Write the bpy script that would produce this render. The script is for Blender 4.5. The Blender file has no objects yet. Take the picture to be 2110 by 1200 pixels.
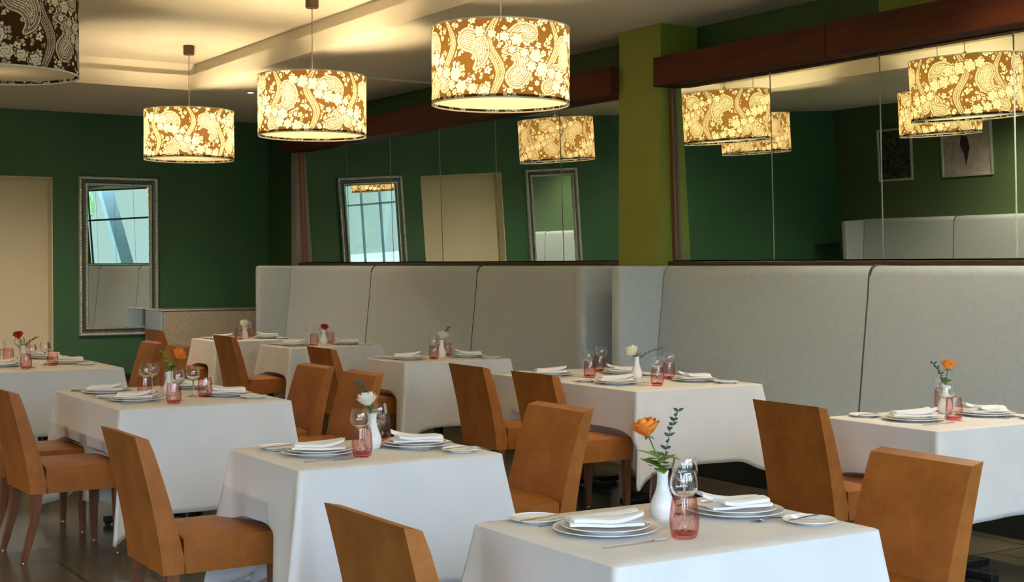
import bpy, bmesh, math, random
import numpy as np
from mathutils import Vector, Matrix, Euler
C = bpy.context.scene
col = C.collection
R = math.radians
PI = math.pi
rnd = random.Random(7)

# ---------------------------------------------------------------- camera
cam = bpy.data.cameras.new('camera'); cam.sensor_width = 36; cam.lens = 2870/2110*36
cam.clip_start = 0.05; cam.clip_end = 200
co = bpy.data.objects.new('camera', cam); col.objects.link(co)
co.location = (0, 0, 1.5); co.rotation_euler = (R(90-1.04), 0, R(-32.2))
C.camera = co
# ---------------------------------------------------------------- sky and exposure
C.view_settings.view_transform = 'Standard'; C.view_settings.look = 'None'
C.view_settings.gamma = 1; C.view_settings.use_curve_mapping = False
C.view_settings.exposure = 0.95
C.cycles.transparent_max_bounces = 24
C.cycles.max_bounces = 12; C.cycles.diffuse_bounces = 5; C.cycles.glossy_bounces = 8
C.cycles.use_denoising = True
SKY = 7.8
BULB = 198.0
w = bpy.data.worlds.new('world'); C.world = w; w.use_nodes = True
nt = w.node_tree; nt.nodes.clear()
out = nt.nodes.new('ShaderNodeOutputWorld'); bg = nt.nodes.new('ShaderNodeBackground')
tc = nt.nodes.new('ShaderNodeTexCoord'); sp = nt.nodes.new('ShaderNodeSeparateXYZ'); rp = nt.nodes.new('ShaderNodeValToRGB')
nt.links.new(tc.outputs['Generated'], sp.inputs[0]); nt.links.new(sp.outputs['Z'], rp.inputs[0])
# hazy teal horizon, brighter sky above
rp.color_ramp.elements[0].position = 0.06; rp.color_ramp.elements[0].color = (0.045, 0.060, 0.060, 1)
rp.color_ramp.elements[1].position = 0.6; rp.color_ramp.elements[1].color = (0.42, 0.60, 1.0, 1)
e_ = rp.color_ramp.elements.new(0.085); e_.color = (0.72, 0.80, 1.0, 1)
nt.links.new(rp.outputs[0], bg.inputs[0]); bg.inputs[1].default_value = SKY
nt.links.new(bg.outputs[0], out.inputs[0])

# ---------------------------------------------------------------- room sizes
XL, XR, YB, YF = -3.9, 7.25, 17.7, -3.0     # left wall, right wall, back wall, window wall
ZC, ZT = 3.42, 3.72                          # lower ceiling, tray ceiling
HOLE = (1.18, 5.16, 0.3, 14.8)               # tray opening
TOP = 0.76

def portal(loc, rot, sx, sy):
    l = bpy.data.lights.new('window_daylight', 'AREA'); l.shape = 'RECTANGLE'; l.size = sx; l.size_y = sy
    l.cycles.is_portal = True
    o = bpy.data.objects.new('window_daylight', l); col.objects.link(o); o.location = loc; o.rotation_euler = rot
portal((1.7, YF-0.12, 1.76), (R(90), 0, 0), 10.4, 3.12)      # faces +y
portal((XL-0.12, -0.8, 1.65), (R(90), 0, R(-90)), 3.6, 2.9)  # faces +x

# ---------------------------------------------------------------- materials
def mat(name, base=(.8,.8,.8), rough=.5, metal=0, spec=.5, **k):
    m = bpy.data.materials.new(name); m.use_nodes = True
    b = m.node_tree.nodes['Principled BSDF']
    b.inputs['Base Color'].default_value = (*base, 1); b.inputs['Roughness'].default_value = rough
    b.inputs['Metallic'].default_value = metal; b.inputs['Specular IOR Level'].default_value = spec
    for kk, v in k.items(): b.inputs[kk].default_value = v
    return m
def N(m, t, **k):
    n = m.node_tree.nodes.new(t)
    for a, v in k.items(): setattr(n, a, v)
    return n
def noise_color(m, c1, c2, scale, detail=4, rough=.6, lo=.35, hi=.65, coord='Object', stretch=None):
    t = m.node_tree; b = t.nodes['Principled BSDF']
    tc = N(m, 'ShaderNodeTexCoord'); n = N(m, 'ShaderNodeTexNoise'); r = N(m, 'ShaderNodeValToRGB')
    n.inputs['Scale'].default_value = scale; n.inputs['Detail'].default_value = detail; n.inputs['Roughness'].default_value = rough
    if stretch:
        mp = N(m, 'ShaderNodeMapping'); mp.inputs['Scale'].default_value = stretch
        t.links.new(tc.outputs[coord], mp.inputs[0]); t.links.new(mp.outputs[0], n.inputs['Vector'])
    else: t.links.new(tc.outputs[coord], n.inputs['Vector'])
    t.links.new(n.outputs['Fac'], r.inputs[0])
    r.color_ramp.elements[0].position = lo; r.color_ramp.elements[0].color = (*c1, 1)
    r.color_ramp.elements[1].position = hi; r.color_ramp.elements[1].color = (*c2, 1)
    t.links.new(r.outputs[0], b.inputs['Base Color'])
    return n
def bump(m, scale, strength, dist=.002, coord='Object', detail=3):
    t = m.node_tree; b = t.nodes['Principled BSDF']
    tc = N(m, 'ShaderNodeTexCoord'); n = N(m, 'ShaderNodeTexNoise'); bp = N(m, 'ShaderNodeBump')
    n.inputs['Scale'].default_value = scale; n.inputs['Detail'].default_value = detail
    bp.inputs['Strength'].default_value = strength; bp.inputs['Distance'].default_value = dist
    t.links.new(tc.outputs[coord], n.inputs['Vector']); t.links.new(n.outputs['Fac'], bp.inputs['Height'])
    t.links.new(bp.outputs[0], b.inputs['Normal'])

M = {}
M['green'] = mat('green_paint', rough=.55); noise_color(M['green'], (.037,.120,.056), (.042,.134,.062), 1.3); bump(M['green'], 60, .15)
M['deep'] = mat('deep_green_paint', (.024,.070,.016), .55)
M['green_side'] = mat('side_green_paint', (.080,.125,.055), .6)
M['olive'] = mat('column_green_paint', rough=.6); noise_color(M['olive'], (.19,.225,.028), (.205,.245,.032), 2)
M['ceil'] = mat('ceiling_paint', (.76,.71,.62), .8); bump(M['ceil'], 30, .1)
M['beige'] = mat('beige_paint', rough=.6); noise_color(M['beige'], (.70,.62,.47), (.73,.65,.49), 1)
M['wood'] = mat('dark_red_wood', rough=.6, spec=.2); noise_color(M['wood'], (.055,.011,.003), (.080,.017,.005), 3, stretch=(8,.6,8))
M['sill'] = mat('dark_wood_sill', (.035,.017,.010), .35)
M['frame_brown'] = mat('brown_frame', (.16,.06,.035), .35)
M['pier_lit_grey'] = mat('lit_grey_mauve', (.20,.17,.17), .5)  # tint of the light on the pier side, put into its colour
M['silverback'] = mat('mirror_edge', (.85,.88,.84), .5)
def mirror_mat(name, c):
    m = bpy.data.materials.new(name); m.use_nodes = True; t = m.node_tree; t.nodes.clear()
    o = t.nodes.new('ShaderNodeOutputMaterial'); g = t.nodes.new('ShaderNodeBsdfGlossy')
    g.inputs['Color'].default_value = (*c, 1); g.inputs['Roughness'].default_value = 0.0
    t.links.new(g.outputs[0], o.inputs[0]); return m
M['mirror'] = mirror_mat('mirror_glass', (.80,.88,.82))
M['mirror2'] = mirror_mat('framed_mirror_glass', (.86,.92,.92))
M['fabric'] = mat('grey_upholstery', rough=.8); noise_color(M['fabric'], (.38,.43,.455), (.42,.47,.495), 30, 5); bump(M['fabric'], 500, .25, .001)
M['fabric'].node_tree.nodes['Principled BSDF'].inputs['Sheen Weight'].default_value = .2
M['seam'] = mat('seam_piping', (.06,.065,.06), .8)
M['tan'] = mat('tan_upholstery', rough=.8); noise_color(M['tan'], (.36,.31,.24), (.44,.38,.30), 30)
M['basedark'] = mat('black_base', (.010,.014,.011), .5)
M['leather'] = mat('tan_leather', rough=.42); noise_color(M['leather'], (.28,.088,.013), (.39,.135,.024), 7, 6, .7); bump(M['leather'], 180, .35, .0015, detail=5)
M['leather'].node_tree.nodes['Principled BSDF'].inputs['Specular IOR Level'].default_value = .35
M['legwood'] = mat('brown_wood_leg', rough=.35); noise_color(M['legwood'], (.13,.045,.018), (.20,.075,.032), 12, stretch=(4,4,.5))
M['glide'] = mat('metal_glide', (.6,.6,.6), .3, metal=1)
M['cloth'] = mat('white_tablecloth', rough=.85); noise_color(M['cloth'], (.72,.715,.705), (.75,.745,.735), 6); bump(M['cloth'], 9, .25, .01)
M['napkin'] = mat('white_napkin', (.86,.85,.84), .8); bump(M['napkin'], 40, .25, .003)
M['china'] = mat('white_china', (.84,.84,.82), .12)
M['steel'] = mat('polished_steel', (.62,.60,.56), .10, metal=1)
M['silver'] = mat('antique_silver', rough=.45, metal=.8); noise_color(M['silver'], (.36,.36,.36), (.80,.80,.78), 60)
M['bead'] = mat('silver_bead', (.85,.85,.83), .4, metal=.7)
M['darksilver'] = mat('dark_silver', (.14,.14,.14), .4, metal=.8)
M['pedestal'] = mat('black_metal', (.012,.012,.013), .35, metal=.3)
M['plywood'] = mat('table_board', (.25,.16,.09), .6)
M['brown'] = mat('brown_metal', (.10,.06,.04), .4, metal=.4)
M['cord'] = mat('clear_cord', (.35,.30,.24), .4)
M['white_metal'] = mat('white_metal', (.8,.8,.78), .4)
M['vase'] = mat('white_porcelain', (.86,.87,.88), .18)
M['stem'] = mat('green_stem', (.09,.17,.03), .5)
M['leaf'] = mat('bright_green_leaf', rough=.45); noise_color(M['leaf'], (.10,.22,.02), (.20,.34,.04), 40)
M['euca'] = mat('grey_green_leaf', (.055,.10,.075), .55)
M['euca_pale'] = mat('pale_green_leaf', (.16,.20,.10), .6)
def petal(name, c1, c2):
    m = mat(name, rough=.55); noise_color(m, c1, c2, 30, 3); m.node_tree.nodes['Principled BSDF'].inputs['Subsurface Weight'].default_value = 0; return m
M['p_orange'] = petal('orange_petal', (.85,.13,.015), (.95,.42,.05))
M['p_white'] = petal('cream_petal', (.84,.78,.62), (.92,.88,.76))
M['p_red'] = petal('red_petal', (.30,.003,.012), (.48,.008,.02))
def thin_glass(name, face, edge, gloss=.06):
    m = bpy.data.materials.new(name); m.use_nodes = True; t = m.node_tree; t.nodes.clear()
    o = t.nodes.new('ShaderNodeOutputMaterial'); g = t.nodes.new('ShaderNodeBsdfGlossy'); tr = t.nodes.new('ShaderNodeBsdfTransparent')
    lw = t.nodes.new('ShaderNodeLayerWeight'); lw.inputs['Blend'].default_value = .35
    ml = t.nodes.new('ShaderNodeMath'); ml.operation = 'MULTIPLY_ADD'; ml.inputs[1].default_value = 1.0; ml.inputs[2].default_value = gloss*.3
    rp = t.nodes.new('ShaderNodeValToRGB'); rp.color_ramp.elements[0].color = (*face, 1); rp.color_ramp.elements[1].color = (*edge, 1)
    rp.color_ramp.elements[0].position = .2; rp.color_ramp.elements[1].position = 1.0
    g.inputs['Roughness'].default_value = .02
    mx = t.nodes.new('ShaderNodeMixShader')
    t.links.new(lw.outputs['Facing'], rp.inputs[0]); t.links.new(rp.outputs[0], tr.inputs[0])
    pw = t.nodes.new('ShaderNodeMath'); pw.operation = 'POWER'; pw.inputs[1].default_value = 3.0
    t.links.new(lw.outputs['Facing'], pw.inputs[0]); ml.inputs[1].default_value = .55; ml.inputs[2].default_value = .035
    t.links.new(pw.outputs[0], ml.inputs[0]); t.links.new(ml.outputs[0], mx.inputs[0])
    t.links.new(tr.outputs[0], mx.inputs[1]); t.links.new(g.outputs[0], mx.inputs[2]); t.links.new(mx.outputs[0], o.inputs[0])
    return m
M['glass'] = thin_glass('clear_glass', (.985,.985,.985), (.72,.74,.74))
m = mat('wine_glass_crystal', (1, 1, 1), .0); m.node_tree.nodes['Principled BSDF'].inputs['Transmission Weight'].default_value = 1; M['crystal'] = m
M['pink'] = thin_glass('pink_glass', (.98,.87,.85), (.88,.50,.48))
M['pinkbase'] = thin_glass('thick_pink_glass', (.93,.60,.59), (.75,.25,.28))
M['pane'] = thin_glass('window_glass', (.97,.99,.98), (.8,.85,.83))
def emis(name, c, s):
    m = bpy.data.materials.new(name); m.use_nodes = True; t = m.node_tree; t.nodes.clear()
    o = t.nodes.new('ShaderNodeOutputMaterial'); e = t.nodes.new('ShaderNodeEmission')
    e.inputs[0].default_value = (*c, 1); e.inputs[1].default_value = s; t.links.new(e.outputs[0], o.inputs[0]); return m
M['bulb'] = emis('lit_bulb', (1, .74, .40), BULB*.62)
M['bulb_dim'] = emis('dim_lit_bulb', (1, .74, .42), BULB*.05)
M['bulb_bright'] = emis('bright_lit_bulb', (1, .76, .42), BULB*2.3)
M['spot'] = emis('downlight_lens', (1, .92, .80), 60)
# shade: thin printed fabric lit from inside
def shade_mat():
    m = bpy.data.materials.new('printed_shade_fabric'); m.use_nodes = True; t = m.node_tree; t.nodes.clear()
    o = t.nodes.new('ShaderNodeOutputMaterial'); at = t.nodes.new('ShaderNodeAttribute'); at.attribute_name = 'print'
    def mixc(a, b):
        n = t.nodes.new('ShaderNodeMix'); n.data_type = 'RGBA'; n.inputs[6].default_value = (*a, 1); n.inputs[7].default_value = (*b, 1)
        t.links.new(at.outputs['Fac'], n.inputs[0]); return n.outputs[2]
    d = t.nodes.new('ShaderNodeBsdfDiffuse'); tr = t.nodes.new('ShaderNodeBsdfTranslucent'); mx = t.nodes.new('ShaderNodeMixShader')
    t.links.new(mixc((.035,.022,.018), (.88,.84,.80)), d.inputs[0])
    t.links.new(mixc((.125,.062,.014), (.90,.78,.52)), tr.inputs[0]); mx.inputs[0].default_value = .30
    t.links.new(d.outputs[0], mx.inputs[1]); t.links.new(tr.outputs[0], mx.inputs[2]); t.links.new(mx.outputs[0], o.inputs[0])
    return m
M['shade'] = shade_mat()
def lining_mat(name, c, f):
    m = bpy.data.materials.new(name); m.use_nodes = True; t = m.node_tree; t.nodes.clear()
    o = t.nodes.new('ShaderNodeOutputMaterial'); d = t.nodes.new('ShaderNodeBsdfDiffuse'); tr = t.nodes.new('ShaderNodeBsdfTranslucent'); mx = t.nodes.new('ShaderNodeMixShader')
    d.inputs[0].default_value = (*c, 1); tr.inputs[0].default_value = (*c, 1); mx.inputs[0].default_value = f
    t.links.new(d.outputs[0], mx.inputs[1]); t.links.new(tr.outputs[0], mx.inputs[2]); t.links.new(mx.outputs[0], o.inputs[0]); return m
M['diffuser'] = lining_mat('frosted_diffuser', (.88,.84,.74), .72)
# floor tiles
m = mat('stone_floor_tiles', rough=.22); M['floor'] = m; t = m.node_tree; b = t.nodes['Principled BSDF']
tc = N(m, 'ShaderNodeTexCoord'); mp = N(m, 'ShaderNodeMapping'); br = N(m, 'ShaderNodeTexBrick'); ns = N(m, 'ShaderNodeTexNoise'); mxn = N(m, 'ShaderNodeMix', data_type='RGBA', blend_type='MULTIPLY')
mp.inputs['Rotation'].default_value = (0, 0, R(0))
br.offset = 0.5; br.inputs['Scale'].default_value = 1; br.inputs['Brick Width'].default_value = .6; br.inputs['Row Height'].default_value = .6
br.inputs['Mortar Size'].default_value = .005; br.inputs['Color1'].default_value = (.125,.112,.078,1); br.inputs['Color2'].default_value = (.10,.09,.064,1); br.inputs['Mortar'].default_value = (.02,.018,.014,1)
ns.inputs['Scale'].default_value = 2.2; ns.inputs['Detail'].default_value = 6
rr = N(m, 'ShaderNodeValToRGB'); rr.color_ramp.elements[0].position = .3; rr.color_ramp.elements[0].color = (.55,.55,.52,1); rr.color_ramp.elements[1].position = .7; rr.color_ramp.elements[1].color = (1.25,1.2,1.1,1)
mxn.inputs[0].default_value = 1
t.links.new(tc.outputs['Object'], mp.inputs[0]); t.links.new(mp.outputs[0], br.inputs['Vector']); t.links.new(tc.outputs['Object'], ns.inputs['Vector'])
t.links.new(ns.outputs['Fac'], rr.inputs[0]); t.links.new(br.outputs['Color'], mxn.inputs[6]); t.links.new(rr.outputs[0], mxn.inputs[7]); t.links.new(mxn.outputs[2], b.inputs['Base Color'])
bp = N(m, 'ShaderNodeBump'); bp.inputs['Strength'].default_value = .5; bp.inputs['Distance'].default_value = .003; bp.invert = True
t.links.new(br.outputs['Fac'], bp.inputs['Height']); t.links.new(bp.outputs[0], b.inputs['Normal'])
M['grass'] = mat('lawn', rough=.9); noise_color(M['grass'], (.07,.14,.03), (.16,.26,.06), 2)
M['bush'] = mat('garden_foliage', rough=.7); noise_color(M['bush'], (.03,.09,.02), (.14,.28,.06), 3)
M['bark'] = mat('bark', (.12,.09,.06), .8)
M['concrete'] = mat('grey_green_concrete', (.20,.26,.24), .7)
M['winframe'] = mat('dark_window_frame', (.06,.075,.07), .5)

# ---------------------------------------------------------------- mesh helpers
def box(bm, x0, x1, y0, y1, z0, z1, bev=0, seg=2, mtx=None):
    r = bmesh.ops.create_cube(bm, size=1)
    vs = r['verts']
    for v in vs:
        v.co = Vector(((x0+x1)/2+v.co.x*(x1-x0), (y0+y1)/2+v.co.y*(y1-y0), (z0+z1)/2+v.co.z*(z1-z0)))
    if bev:
        es = list({e for v in vs for e in v.link_edges})
        rr = bmesh.ops.bevel(bm, geom=es, offset=bev, segments=seg, profile=.5, affect='EDGES')
        vs = rr['verts']
    if mtx is not None: bmesh.ops.transform(bm, matrix=mtx, verts=list(set(vs)))
    return vs
def prism(bm, pts, lo, hi, axis='y'):
    """extrude a polygon given in (a,b) between lo and hi along an axis (y: pts are x,z; x: pts are y,z; z: pts are x,y)"""
    def P(a, b, h): return (a, h, b) if axis == 'y' else ((h, a, b) if axis == 'x' else (a, b, h))
    A = [bm.verts.new(P(a, b, lo)) for a, b in pts]; B = [bm.verts.new(P(a, b, hi)) for a, b in pts]
    n = len(pts)
    bm.faces.new(A[::-1]); bm.faces.new(B)
    for i in range(n): bm.faces.new((A[i], A[(i+1) % n], B[(i+1) % n], B[i]))
    return A+B
def lathe(bm, prof, seg=32, cx=0, cy=0):
    rings = []
    for r, z in prof:
        if r < 1e-5: rings.append([bm.verts.new((cx, cy, z))])
        else: rings.append([bm.verts.new((cx+r*math.cos(2*PI*i/seg), cy+r*math.sin(2*PI*i/seg), z)) for i in range(seg)])
    for a, b_ in zip(rings, rings[1:]):
        for i in range(seg):
            j = (i+1) % seg
            if len(a) == 1 and len(b_) == 1: continue
            if len(a) == 1: bm.faces.new((a[0], b_[i], b_[j]))
            elif len(b_) == 1: bm.faces.new((a[i], a[j], b_[0]))
            else: bm.faces.new((a[i], a[j], b_[j], b_[i]))
def tube(bm, pts, rad, seg=8):
    pts = [Vector(p) for p in pts]; rings = []
    rads = rad if isinstance(rad, (list, tuple)) else [rad]*len(pts)
    for i, p in enumerate(pts):
        d = (pts[min(i+1, len(pts)-1)]-pts[max(i-1, 0)]).normalized()
        a = d.orthogonal().normalized() if abs(d.z) < .95 else Vector((1,0,0)).cross(d).normalized()
        if abs(d.z) >= .95: a = (Vector((1,0,0)) - d*d.x).normalized()
        b_ = d.cross(a)
        rings.append([bm.verts.new(p+(a*math.cos(2*PI*k/seg)+b_*math.sin(2*PI*k/seg))*rads[i]) for k in range(seg)])
    for a, b_ in zip(rings, rings[1:]):
        for k in range(seg): bm.faces.new((a[k], a[(k+1) % seg], b_[(k+1) % seg], b_[k]))
    bm.faces.new(rings[0][::-1]); bm.faces.new(rings[-1])
def obj(name, bm, m, parent=None, smooth=True, label=None):
    bmesh.ops.recalc_face_normals(bm, faces=bm.faces[:])
    me = bpy.data.meshes.new(name); bm.to_mesh(me); bm.free()
    me.materials.append(m)
    if smooth:
        me.polygons.foreach_set('use_smooth', [True]*len(me.polygons))
        me.set_sharp_from_angle(angle=R(38))
    o = bpy.data.objects.new(name, me); col.objects.link(o)
    if parent: o.parent = parent
    if label: o['label'] = label
    return o
def B_(): return bmesh.new()
def boxobj(name, m, *a, parent=None, bev=0, seg=2):
    bm = B_(); box(bm, *a, bev=bev, seg=seg); return obj(name, bm, m, parent)
def empty(name, label, cat, loc=(0,0,0), rz=0, group=None):
    o = bpy.data.objects.new(name, None); col.objects.link(o); o.empty_display_size = .1
    o.location = loc; o.rotation_euler = (0, 0, rz)
    return tag(o, label, cat, group)
def tag(o, label, cat, group=None):
    o['label'] = label; o['category'] = cat
    if group: o['group'] = group
    elif 'group' in o: del o['group']
    return o
def struct(o, label=None):
    o['kind'] = 'structure'
    if label: o['label'] = label
    return o
def copy_tree(o, parent=None):
    c = o.copy(); col.objects.link(c)
    if parent: c.parent = parent
    for ch in list(KIDS.get(o.name, [])): copy_tree(ch, c)
    return c
KIDS = {}
def remember(root):
    ks = [o for o in bpy.data.objects if o.parent == root]
    KIDS[root.name] = ks
    for k in ks: remember(k)
USED = set()
def place(proto, loc, rz, label, cat, group):
    if proto.name not in USED: USED.add(proto.name); o = proto
    else:
        o = copy_tree(proto)
    o.location = loc; o.rotation_euler = (0, 0, rz)
    return tag(o, label, cat, group)

# ---------------------------------------------------------------- room shell
struct(boxobj('floor', M['floor'], XL-.2, XR+.2, YF-.2, YB+.4, -.1, 0))
# back wall with a beige recess
DX0, DX1, DZ = 3.03, 4.40, 2.60
bm = B_()
box(bm, XL-.2, DX0, YB, YB+.25, 0, 3.9); box(bm, DX1, XR+.2, YB, YB+.25, 0, 3.9); box(bm, DX0, DX1, YB, YB+.25, DZ, 3.9)
struct(obj('wall_back', bm, M['green']))
bm = B_(); t_ = .012
box(bm, DX0, DX1, YB+.20, YB+.25, 0, DZ); box(bm, DX0, DX0+t_, YB-.002, YB+.2, 0, DZ); box(bm, DX1-t_, DX1, YB-.002, YB+.2, 0, DZ); box(bm, DX0, DX1, YB-.002, YB+.2, DZ-t_, DZ)
struct(obj('door_1', bm, M['beige']), 'flat beige sliding door panel in a shallow beige lined recess')
bm = B_(); box(bm, DX1+.0, XR, YB-.02, YB, 0, .12); box(bm, XL, DX0, YB-.02, YB, 0, .12)
struct(obj('baseboard_back', bm, M['sill']))
# right wall with half height ledge
bm = B_(); box(bm, XR, XR+.2, YF-.2, YB+.25, 0, 3.9); struct(obj('wall_right', bm, M['deep']))
bm = B_(); box(bm, 7.08, XR, YF, 16.05, 0, 1.50); struct(obj('wall_ledge', bm, M['deep']))
struct(boxobj('wall_column', M['olive'], 6.88, XR, 8.72, 9.27, 1.5, ZC))
struct(boxobj('wall_pier', M['pier_lit_grey'], 6.93, XR, 16.0, 16.16, 1.5, 2.9))
struct(boxobj('wall_pilaster', M['olive'], 7.16, XR, YF, 6.7, 3.12, ZC))  # the brighter green puts the lit look of this wall step into its colour
# left wall with a window
bm = B_()
box(bm, XL-.2, XL, 1.0, YB+.25, 0, 3.9); box(bm, XL-.2, XL, YF-.2, 1.0, 0, .2); box(bm, XL-.2, XL, YF-.2, 1.0, 3.1, 3.9); box(bm, XL-.2, XL, YF-.2, -2.6, .2, 3.1)
struct(obj('wall_left', bm, M['green_side']))
bm = B_()
box(bm, XL-.2, XR+.2, YF-.2, YF, 0, .2); box(bm, XL-.2, XR+.2, YF-.2, YF, 3.32, 3.9); box(bm, XL-.2, -3.5, YF-.2, YF, .2, 3.32); box(bm, 6.9, XR+.2, YF-.2, YF, .2, 3.32)
struct(obj('wall_front', bm, M['beige']))
def window(n, a0, a1, along, fixed, k):
    bm = B_(); f = .05
    def bb(a, b_, z0, z1, d=.06):
        if along == 'x': box(bm, a, b_, fixed-d/2, fixed+d/2, z0, z1)
        else: box(bm, fixed-d/2, fixed+d/2, a, b_, z0, z1)
    zt_ = 3.32 if along == 'x' else 3.1
    bb(a0, a1, .2, .2+f); bb(a0, a1, zt_-f, zt_); bb(a0, a1, 2.45, 2.5)
    for i in range(k+1):
        c = a0+(a1-a0)*i/k; c = min(max(c, a0+f/2), a1-f/2); bb(c-f/2, c+f/2, .2, zt_)
    o = struct(obj('window_%d' % n, bm, M['winframe']))
    bm = B_()
    if along == 'x': box(bm, a0, a1, fixed-.004, fixed+.004, .2, zt_)
    else: box(bm, fixed-.004, fixed+.004, a0, a1, .2, 3.1)
    obj('window_pane', bm, M['pane'], o)
window(1, -3.5, 6.9, 'x', YF-.1, 6); window(2, -2.6, 1.0, 'y', XL-.1, 3)
# ceilings
hx0, hx1, hy0, hy1 = HOLE
bm = B_()
for a in ((XL, hx0, YF, YB), (hx1, XR, YF, YB), (hx0, hx1, YF, hy0), (hx0, hx1, hy1, YB)): box(bm, *a, ZC, ZC+.16)
s = .10
for a in ((hx0-s-.02, hx0-s, hy0-s, hy1+s), (hx1+s, hx1+s+.02, hy0-s, hy1+s), (hx0-s, hx1+s, hy0-s-.02, hy0-s), (hx0-s, hx1+s, hy1+s, hy1+s+.02)): box(bm, *a, ZC+.16, ZT)
box(bm, hx0-.2, hx1+.2, hy0-.2, hy1+.2, ZT, ZT+.1)
struct(obj('ceiling', bm, M['ceil'], smooth=False))
struct(boxobj('trim_1', M['white_metal'], 5.9, XR, 12.78, 12.81, ZC-.02, ZC))  # white strip painted in for the lit edge of a ceiling step
# beams, sills
for i, (y0, y1) in enumerate(((YF, 8.715), (9.275, 16.2))):
    bm = B_()
    if i == 0: box(bm, 6.80, XR, y0, 6.845, 2.91, 3.135, .006); box(bm, 6.80, XR, 6.85, y1, 2.91, 3.135, .006)
    else: box(bm, 6.80, XR, y0, y1, 2.91, 3.135, .006)
    struct(obj('trim_%d' % (2+i), bm, M['wood']), 'dark red brown timber beam above the mirrors')
    struct(boxobj('trim_%d' % (4+i), M['sill'], 6.955, 7.13, y0, min(y1, 16.0), 1.502, 1.535, bev=.004))
# mirror bays, leaning forward at the top
zb, zt = 1.545, 2.905; tilt = math.atan2(.050, zt-zb)
def lean(y0, y1, off, th, z0=zb, z1=zt):
    """box leaning with the mirror; off = distance behind the glass face"""
    Mx = Matrix.Translation((7.035, 0, zb)) @ Matrix.Rotation(-tilt, 4, 'Y')
    return (off, off+th, y0, y1, 0, (z1-z0)), Mx
def leanobj(name, m, y0, y1, off, th):
    bm = B_(); a, mx = lean(y0, y1, off, th); box(bm, *a, mtx=mx); return obj(name, bm, m, smooth=False)
seams_L = [9.275, 10.3, 11.4, 12.5, 13.6, 14.7, 15.96]
seams_R = [4.39, 5.47, 6.53, 7.58, 8.68]
struct(leanobj('trim_6', M['silverback'], 9.275, 15.99, .012, .02)); struct(leanobj('trim_7', M['silverback'], 2.3, 8.71, .012, .02))
nmL = ['mirror panel at the near end, against the green column', 'mirror panel reflecting the beige doorway side and a dark framed mirror', 'mirror panel reflecting the right half of the beige doorway',
       'mirror panel reflecting the left half of the beige doorway', 'mirror panel reflecting the bright framed mirror', 'mirror panel at the far end of the room above the grey banquette']
for i in range(6):
    tag(leanobj('mirror_panel', M['mirror'], seams_L[i]+.007, seams_L[i+1]-.007, 0, .006), nmL[i], 'mirror', 'wall mirrors of the left bay')
nmR = ['mirror panel cut by the right edge, reflecting a lamp', 'mirror panel reflecting framed pictures and two glowing lamps', 'mirror panel reflecting the end of a pale banquette', 'mirror panel right of the green column reflecting a large patterned lamp']
for i in range(4):
    tag(leanobj('mirror_panel', M['mirror'], seams_R[i]+.006, seams_R[i+1]-.006, 0, .006), nmR[i], 'mirror', 'wall mirrors of the right bay')
struct(leanobj('trim_8', M['frame_brown'], 8.68, 8.72, -.03, .04)); struct(leanobj('trim_9', M['frame_brown'], 15.96, 16.0, -.03, .04))

# ---------------------------------------------------------------- banquettes
def back_profile(x0, x1, top):
    """x1 = wall side, x0 = front face near the top; leans back"""
    w_ = x1-x0; pts = [(x0-.10, .40), (x0-.085, .55), (x0-.045, .95), (x0-.01, 1.28), (x0, top-.07)]
    for k in range(1, 6): a = PI-k*PI/2/5; pts.append((x0+.06+.06*math.cos(a), top-.07+.07*math.sin(a)))
    pts += [(x1, top), (x1, .40)]
    return pts
def banquette(label, X0, X1, y0, y1, seams, wings, flip=False, fm='fabric'):
    sg = -1 if flip else 1
    root = empty('banquette', label, 'banquette', ((X0+X1)/2, (y0+y1)/2, 0))
    cx, cy = root.location.x, root.location.y
    prof = [((x-cx), z) for x, z in back_profile(X0, X1, 1.5)]
    if flip: prof = [(-a, b_) for a, b_ in prof]
    ys = [y0]+seams+[y1]
    for a, b_ in zip(ys, ys[1:]):
        bm = B_(); g = .005
        vs = prism(bm, prof, a-cy+g, b_-cy-g)
        es = [e for e in bm.edges if abs(e.verts[0].co.y-e.verts[1].co.y) < 1e-5]
        bmesh.ops.bevel(bm, geom=es, offset=.022, segments=3, profile=.5, affect='EDGES')
        obj('back_panel', bm, M[fm], root)
    for s_ in seams:
        bm = B_(); tube(bm, [(a+.004, s_-cy, b_) for a, b_ in prof[1:10]]+[(prof[10][0]-.03, s_-cy, 1.492)], .008, 8); obj('seam', bm, M['seam'], root)
    for wy0, wy1 in wings:
        bm = B_(); a, b_ = sg*(X0-.42-cx), sg*(X1-cx)
        box(bm, min(a, b_), max(a, b_), wy0-cy, wy1-cy, .10, 1.5, .035, 4); obj('wing', bm, M[fm], root)
    i0 = y0 if not wings else y0; 
    a, b_ = sg*(X0-.52-cx), sg*(X0-.09-cx)
    if not flip: a = sg*(X0-.40-cx)
    obj_ = B_(); box(obj_, min(a, b_), max(a, b_), y0-cy+.01, y1-cy-.01, .30, .44, .04, 4); obj('seat', obj_, M[fm], root)
    a, b_ = sg*(X0-.34-cx), sg*(X1-cx)
    obj_ = B_(); box(obj_, min(a, b_), max(a, b_), y0-cy+.01, y1-cy-.01, 0, .30); obj('base', obj_, M['basedark'], root, smooth=False)
    return root
banquette('grey high-backed banquette on the left, under the mirrors, ending at the green column', 6.75, 7.07, 9.125, 15.75, [11.34, 13.58], [(9.0, 9.12), (15.755, 15.875)])
banquette('grey high-backed banquette on the right side, under the right mirrors', 6.75, 7.07, 2.2, 8.515, [4.22, 6.39], [(8.52, 8.64)])
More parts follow.
